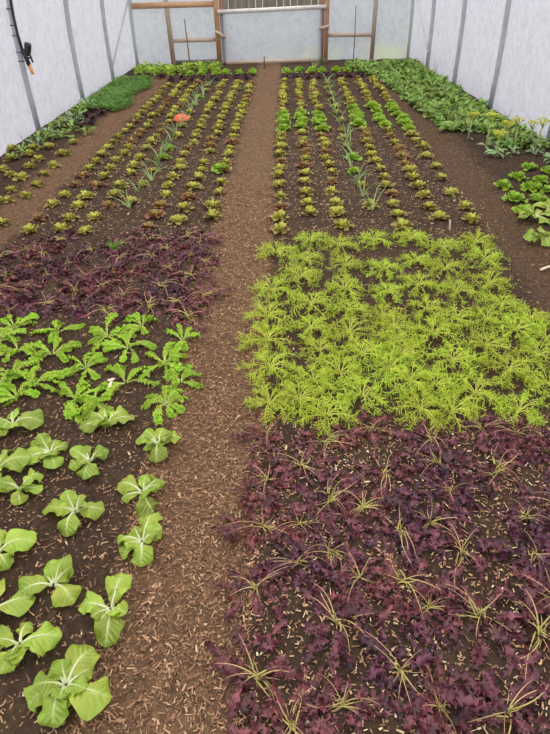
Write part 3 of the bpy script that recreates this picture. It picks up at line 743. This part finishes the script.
# left side bed, along the wall
for i, row in enumerate(in_rows(dedupe(SIDE, .12), .2, True)):
    for j, (x, y) in enumerate(row):
        lettuce(x, y, let_v, 'red-tinged lettuce, bed by left wall, %s row from front, %s from left path' % (ordw(i + 1), ordw(j + 1)), 'lettuces in the left wall bed', 1.1)
herb_v = [make_spinach(700 + i, 'spinach', 14, .15) for i in range(3)] + [make_spinach(710 + i, 'grey_green', 14, .16) for i in range(2)]
for i, (x, y) in enumerate(HERB):
    o = put('leafy_plant', herb_v[i % 5], None, (max(x, -2.62), y, ground(x, y)), RND.uniform(0, 6.28), RND.uniform(.8, 1.15))
    tag(o, 'leafy green plant, bed by left wall near hose, %s counted from the front' % ordw(1 + sorted(q[1] for q in HERB).index(y)), 'leafy plant', 'leafy plants by the left wall')
for k, (x, y) in enumerate(((-2.66, 5.35), (-2.68, 5.6), (-2.62, 5.85), (-2.7, 6.05), (-2.66, 6.3), (-2.7, 6.55), (-2.68, 6.85), (-2.66, 7.1), (-2.48, 6.5), (-2.5, 6.75))):
    o = put('leafy_plant', herb_v[(k * 2) % 5], None, (x, y, ground(x, y)), RND.uniform(0, 6.28), RND.uniform(.6, .85))
    tag(o, 'low leafy green plant at foot of left wall, %s counted from the front' % ordw(k + 1), 'leafy plant', 'low plants at the foot of the left wall')
dp_v = [make_lettuce(720 + i, n=18, size=.075, mats=('dark_purple', 'dark_purple'), up=.1) for i in range(3)]
def purple_rosette(x, y, label, group, sc=1.0):
    pm = dp_v[RND.randrange(3)]
    plant('purple_rosette', [('outer_leaves', pm['outer_leaves'], []), ('heart', pm['heart'], [])], x, y, RND.uniform(0, 6.28), sc * RND.uniform(.85, 1.15), label, 'leafy plant', group)
k = 0
for y in (6.55, 6.75, 6.95, 7.2, 7.4):
    for x in (-2.36, -2.52):
        k += 1; purple_rosette(x + RND.uniform(-.04, .04), y + RND.uniform(-.05, .05), 'dark purple leafy rosette beside left path, by the hose hoop, %s from front' % ordw(k), 'purple rosettes by the left path')

# dense strip of fine dark green seedlings by the left wall (nobody could count it)
mb = MB(); R = random.Random(33)
for _ in range(5200):
    y = R.uniform(7.45, 9.75); x = R.uniform(-2.70, -2.20 + .05 * math.sin(y * 5))
    z0 = ground(x, y); rnd = R.random()
    for q in range(3):
        az = R.uniform(0, 6.28); P, T = spine(az, R.uniform(.07, .13), R.uniform(.9, 1.4), R.uniform(-.5, .4), 3)
        P = [p + Vector((x, y, z0)) for p in P]; s, n_ = frame(T[1]); w = R.uniform(.004, .008)
        mb.add([tuple(P[0]), tuple(P[1] + s * w * .6), tuple(P[1] - s * w * .6), tuple(P[2] + s * w), tuple(P[2] - s * w), tuple(P[3])], [(0, 1, 2), (1, 3, 4, 2), (3, 5, 4)], [(i / 5, .5, rnd) for i in range(6)])
o = put('carrot_tops', mb.mesh('carrot_tops', M['carrot'], False)); o['kind'] = 'stuff'; tag(o, 'dense strip of fine dark green seedling tops along the left wall', 'seedlings')

# far end: cross strips of purple, pale green and yellow-green leaves
def strip(kind_fn, x0, x1, dx, y, words, group, slope=.1):
    n = int((x1 - x0) / dx) + 1
    for i in range(n):
        x = x0 + dx * i + RND.uniform(-.03, .03); kind_fn(x, y + slope * x + RND.uniform(-.04, .04), words % ordw(i + 1), group)
for q, yq in enumerate((9.55, 9.75)):
    w = ('nearer', 'farther')[q]
    strip(purple_rosette, -1.85, -.55, .17, yq, 'dark purple rosette, far end of left bed, ' + w + ' row, %s from left', 'purple rosettes across the bed ends', .02)
    strip(purple_rosette, -.05, 1.25, .17, yq, 'dark purple rosette, far end of right bed, ' + w + ' row, %s from left', 'purple rosettes across the bed ends', .02)
strip(lambda x, y, l, g: purple_rosette(x, y, l, g, 1.2), -2.62, -1.95, .17, 9.95, 'dark purple rosette behind the seedling strip, far left, %s from wall', 'purple rosettes at the far left', 0)
def pale(x, y, l, g): lettuce(x, y, bri_v, l, g, 1.25)
for q, yq in enumerate((10.05, 10.3)):
    w = ('nearer', 'farther')[q]
    strip(pale, -1.62, -.52, .2, yq, 'pale green lettuce, end strip left of path, ' + w + ' row, %s from left', 'pale lettuces across the far end', .03)
    strip(pale, -.02, 1.15, .2, yq, 'pale green lettuce, end strip right of path, ' + w + ' row, %s from left', 'pale lettuces across the far end', .03)
yg_v = [make_spinach(730 + i, 'bright', 20, .17) for i in range(3)]
for q, yq in enumerate((10.25, 10.5, 10.75)):
    for i in range(6):
        x = -2.5 + i * .24 + RND.uniform(-.04, .04)
        if q < 1 and i > 3: continue
        o = put('leafy_plant', yg_v[RND.randrange(3)], None, (x, yq + RND.uniform(-.05, .05), ground(x, yq)), RND.uniform(0, 6.28), RND.uniform(.85, 1.1))
        tag(o, 'yellow-green leafy plant, far left corner patch, %s row from front, %s from left' % (ordw(q + 1), ordw(i + 1)), 'leafy plant', 'leafy plants in the far left corner')

# right side bed: dense leafy greens along the wall
spi_v = [make_spinach(740 + i, 'spinach', 44, .125) for i in range(5)]
row = 0; y = 5.55
while y < 10.95:
    row += 1
    edge = 2.12 if y < 6.2 else 1.72 - .065 * (y - 6.5) if y < 9.5 else 1.52 - .42 * min(1, (y - 9.5) / .7)
    wall = 2.55 - .057 * (y - 5.6) - .05
    x, k = edge + RND.uniform(-.02, .02), 0
    while x < wall:
        k += 1
        o = put('leafy_green', spi_v[RND.randrange(5)], None, (x, y + RND.uniform(-.05, .05), ground(x, y)), RND.uniform(0, 6.28), RND.uniform(.8, 1.1))
        tag(o, 'dense leafy green plant, bed by right wall, %s row from front, %s from path' % (ordw(row), ordw(k)), 'leafy plant', 'leafy greens along the right wall')
        x += RND.uniform(.135, .17)
    y += .165
# pale-headed stalks gone to flower in front of them
fl = random.Random(81)
for i, (x, y) in enumerate(STALK):
    x = min(x, 2.36)
    t = put('flowering_stalk', None, None, (x, y, ground(x, y)))
    tag(t, ('nearest pale flowering stalk beside right path with yellow head', 'tall flowering stalk directly behind the nearest yellow-headed one', 'flowering stalk at left end of the stalk cluster by right path', 'flowering stalk in cluster by right wall, right of the pair',
            'flowering stalk in cluster by right wall, left of its twin', 'flowering stalk nearest the right frame edge', 'flowering stalk just left of the one at right frame edge')[i], 'flowering plant', 'flowering stalks by the right wall')
    hgt = (.20, .30, .22, .25, .22, .25, .20)[i]; lean = fl.uniform(-.03, .03)
    mb = MB(); mb.tube([(0, 0, -.01), (lean * .3, .005, hgt * .5), (lean, 0, hgt)], lambda s: .011 - .004 * s, 7, fl.random()); st = put('stem', mb.mesh('stalk_stem', M['stem']), t)
    mb = MB()
    for b in range(7):
        a = b * .9; q = Vector((lean + math.cos(a) * .045 * (b > 0), math.sin(a) * .045 * (b > 0), hgt + fl.uniform(.005, .025)))
        mb.tube([(lean, 0, hgt - .05), tuple(q)], .003, 4, .5, 0, .3)
        for c in range(16):
            P, T = spine(fl.uniform(0, 6.28), fl.uniform(.015, .03), fl.uniform(.2, 1.3), fl.uniform(-.6, .6), 3, 1, tuple(q), 0)
            blade(mb, P, T, lambda s: .007 * lerp(((0, .4), (.6, 1), (1, .2)), s), 3, .3, 0, 1, 0, fl.random())
    put('flower_head', mb.mesh('flower_head', M['flower']), t)
    mb = MB()
    for b in range(9 if i == 0 else 4):
        P, T = spine(b * 2.4 + fl.uniform(-.3, .3), fl.uniform(.08, .13), fl.uniform(.1, .9), fl.uniform(-1.1, -.4), 8, 1, (0, 0, fl.uniform(.01, .09)))
        blade(mb, P, T, lambda s: .022 * lerp(((0, .15), (.4, .7), (.7, 1), (1, .1)), s), 5, .2, .15, 1.5, fl.uniform(-.4, .4), fl.random())
    put('base_leaves', mb.mesh('base_leaves', M['grey_green']), t)
gg_v = [make_spinach(760 + i, 'grey_green', 16, .15) for i in range(3)]
k = 0
for x, y in ((2.3, 5.3), (2.12, 5.32), (2.38, 5.05), (2.02, 5.55)):
    k += 1; o = put('leafy_plant', gg_v[k % 3], None, (x, y, ground(x, y)), RND.uniform(0, 6.28), RND.uniform(.6, .8))
    tag(o, 'grey-green leafy plant among flowering stalks by right wall, %s in order' % ordw(k), 'leafy plant', 'grey-green plants among the stalks')
for i, row in enumerate(in_rows(RLET, .13)):
    for j, (x, y) in enumerate(row):
        lettuce(x, y, bri_v, 'bright green frilly lettuce right of right path, %s row from front, %s from path' % (ordw(i + 1), ordw(j + 1)), 'bright lettuces by the right path', 1.2)

# weeds at the wall feet
def weed(x, y, n, h, label, seed):
    R = random.Random(seed); mb = MB()
    for _ in range(n):
        P, T = spine(R.uniform(0, 6.28), h * R.uniform(.6, 1.1), R.uniform(1.1, 1.5), R.uniform(.2, 1.2), 6, 1.5, (R.uniform(-.05, .05), R.uniform(-.08, .08), 0)); blade(mb, P, T, lambda s: .004 * (1 - s) + .0006, 2, 0, 0, 1, 0, R.random())
    tag(put('grass_weed', mb.mesh('grass_weed', M['dry_grass']), None, (x, y, ground(x, y))), label, 'weed', 'grass weeds at the wall feet')
weed(-2.66, 6.9, 5, .26, 'tall thin grass weed at left wall, right of hose hoop', 1)
weed(-2.68, 5.75, 4, .2, 'thin grass weed at left wall, nearest the frame edge', 2)
weed(-2.66, 7.9, 4, .22, 'thin grass weed at left wall, at the second bare hoop', 3)
weed(2.22, 9.9, 8, .34, 'dry grass weed at right wall, farthest back near brace', 4)
weed(2.24, 9.35, 9, .36, 'tall dry grass weed at right wall, between back hoops', 5)
weed(2.3, 8.3, 5, .36, 'thin grass weed at right wall, beyond nearest hoop there', 6)
weed(2.42, 6.5, 4, .3, 'thin grass weed at right wall, nearest the right frame edge', 7)

# small things standing and lying about
mb = MB(); mb.tube([(0, 0, -.05), (-.005, .005, .35), (-.02, .01, .73)], .011, 8); tag(put('bamboo_stake', mb.mesh('stake', M['bamboo']), None, (-1.745, 10.85, 0)), 'brown bamboo stake standing before the left end wall panel', 'stake')
mb = MB(); mb.tube([(0, 0, -.05), (.0, .005, .4), (-.01, .01, .84)], .009, 8); tag(put('bamboo_stake', mb.mesh('stake', M['bamboo']), None, (1.18, 11.2, 0)), 'thin brown stake standing before the right end wall panel', 'stake')
mb = MB(); mb.tube([(0, 0, -.05), (0, .004, .1), (.004, 0, .17)], .012, 8); tag(put('bamboo_stake', mb.mesh('stake', M['bamboo']), None, (-.42, 10.75, 0)), 'short dark peg at the far end of the centre path', 'stake')
mb = MB(); mb.box((-.007, -.002, -.04), (.007, .002, .072)); mb.add([(-.007, -.002, .072), (.007, -.002, .072), (.007, .002, .072), (-.007, .002, .072), (0, 0, .084)], [(0, 1, 4), (1, 2, 4), (2, 3, 4), (3, 0, 4)], [(.5, .5, .5)] * 5)
tag(put('plant_marker', mb.mesh('plant_marker', M['marker'], False), None, (1.11, 3.57, ground(1.11, 3.57)), .1), 'pale wooden plant marker standing at back edge of yellow-green block', 'plant marker')
t = put('upturned_dish', None, None, (-1.26, 6.82, ground(-1.26, 6.82))); tag(t, 'orange dome-shaped plastic dish lying upside down among left bed lettuces', 'dish'); t.rotation_euler = (.08, -.04, .3); t.scale = (.82, .82, .72)
mb = MB(); mb.lathe([(.085, 0), (.098, .012), (.106, .034), (.100, .036), (.098, .034)], 32); put('base', mb.mesh('dish_base', M['orange']), t)
mb = MB(); mb.lathe([(.094, .034), (.112, .038), (.114, .046), (.108, .058), (.085, .090), (.06, .106), (.03, .113), (0, .115)], 32); put('dome', mb.mesh('dish_dome', M['orange']), t)
mb = MB(); R = random.Random(9)
for _ in range(60):
    P, T = spine(R.uniform(0, 6.28), R.uniform(.04, .09), R.uniform(.8, 1.5), R.uniform(.2, 1.2), 4, 1, (R.uniform(-.03, .03), R.uniform(-.03, .03), 0)); blade(mb, P, T, lambda s: .004 * (1 - s) + .001, 2, 0, 0, 1, 0, R.random())
tag(put('green_tuft', mb.mesh('green_tuft', M['carrot']), None, (-1.13, 3.27, ground(-1.13, 3.27))), 'vivid green feathery tuft among the left purple mustards', 'plant')
mb = MB(); mb.tube([(-.05, -.02, .014), (0, .006, .02), (.05, .03, .018), (.07, .06, .03)], lambda s: .009 - .004 * s, 7, .7); mb.tube([(.0, .006, .02), (.03, -.02, .03)], .004, 5, .8)
tag(put('dead_twig', mb.mesh('dead_twig', M['marker']), None, (1.56, 2.99, ground(1.56, 2.99))), 'pale dead twig lying on right path near the bok choy', 'twig')
mb = MB(); mb.beam((-.003, -.04, .012), (.004, .045, .03), .012, .004); mb.beam((-.014, .03, .03), (.016, .036, .034), .012, .004)
tag(put('wood_sliver', mb.mesh('wood_sliver', M['marker'], False), None, (-.79, 1.83, ground(-.79, 1.83))), 'pale sliver of wood lying among the green mustards', 'wood sliver')

[o for o in COL.objects if o.name == 'plant_marker'][0].rotation_euler = (.1, -.17, .1)

# ------------------------------------------------------------------ daylight: an overcast sky
w = bpy.data.worlds.new('overcast_sky'); S.world = w; w.use_nodes = True; nt = w.node_tree; nt.nodes.clear()
out = nt.nodes.new('ShaderNodeOutputWorld'); bg = nt.nodes.new('ShaderNodeBackground'); tc = nt.nodes.new('ShaderNodeTexCoord')
sx = nt.nodes.new('ShaderNodeSeparateXYZ'); link(nt, tc.outputs['Generated'], sx.inputs[0])
col = mixc(nt, mapr(nt, sx.outputs[2], -.05, .9), lin((236, 240, 248)), lin((255, 254, 250)))
link(nt, col, bg.inputs[0]); link(nt, mapr(nt, sx.outputs[2], -.1, 1, .55, 4.2), bg.inputs[1]); link(nt, bg.outputs[0], out.inputs[0])

# ------------------------------------------------------------------ camera: held at 1.5 m, looking down the beds
cd = bpy.data.cameras.new('camera'); cam = bpy.data.objects.new('camera', cd); COL.objects.link(cam)
cd.sensor_fit = 'VERTICAL'; cd.sensor_height = 36.0; cd.lens = 36.0 * 540 / 734; cd.clip_start = .02; cd.clip_end = 300
cam.matrix_world = Matrix(((0.99964649, 0.00310457, 0.02640549, 0), (0.01922148, 0.60178005, -0.79843053, 0), (-0.01836908, 0.79865583, 0.60150764, 1.5), (0, 0, 0, 1)))
S.camera = cam
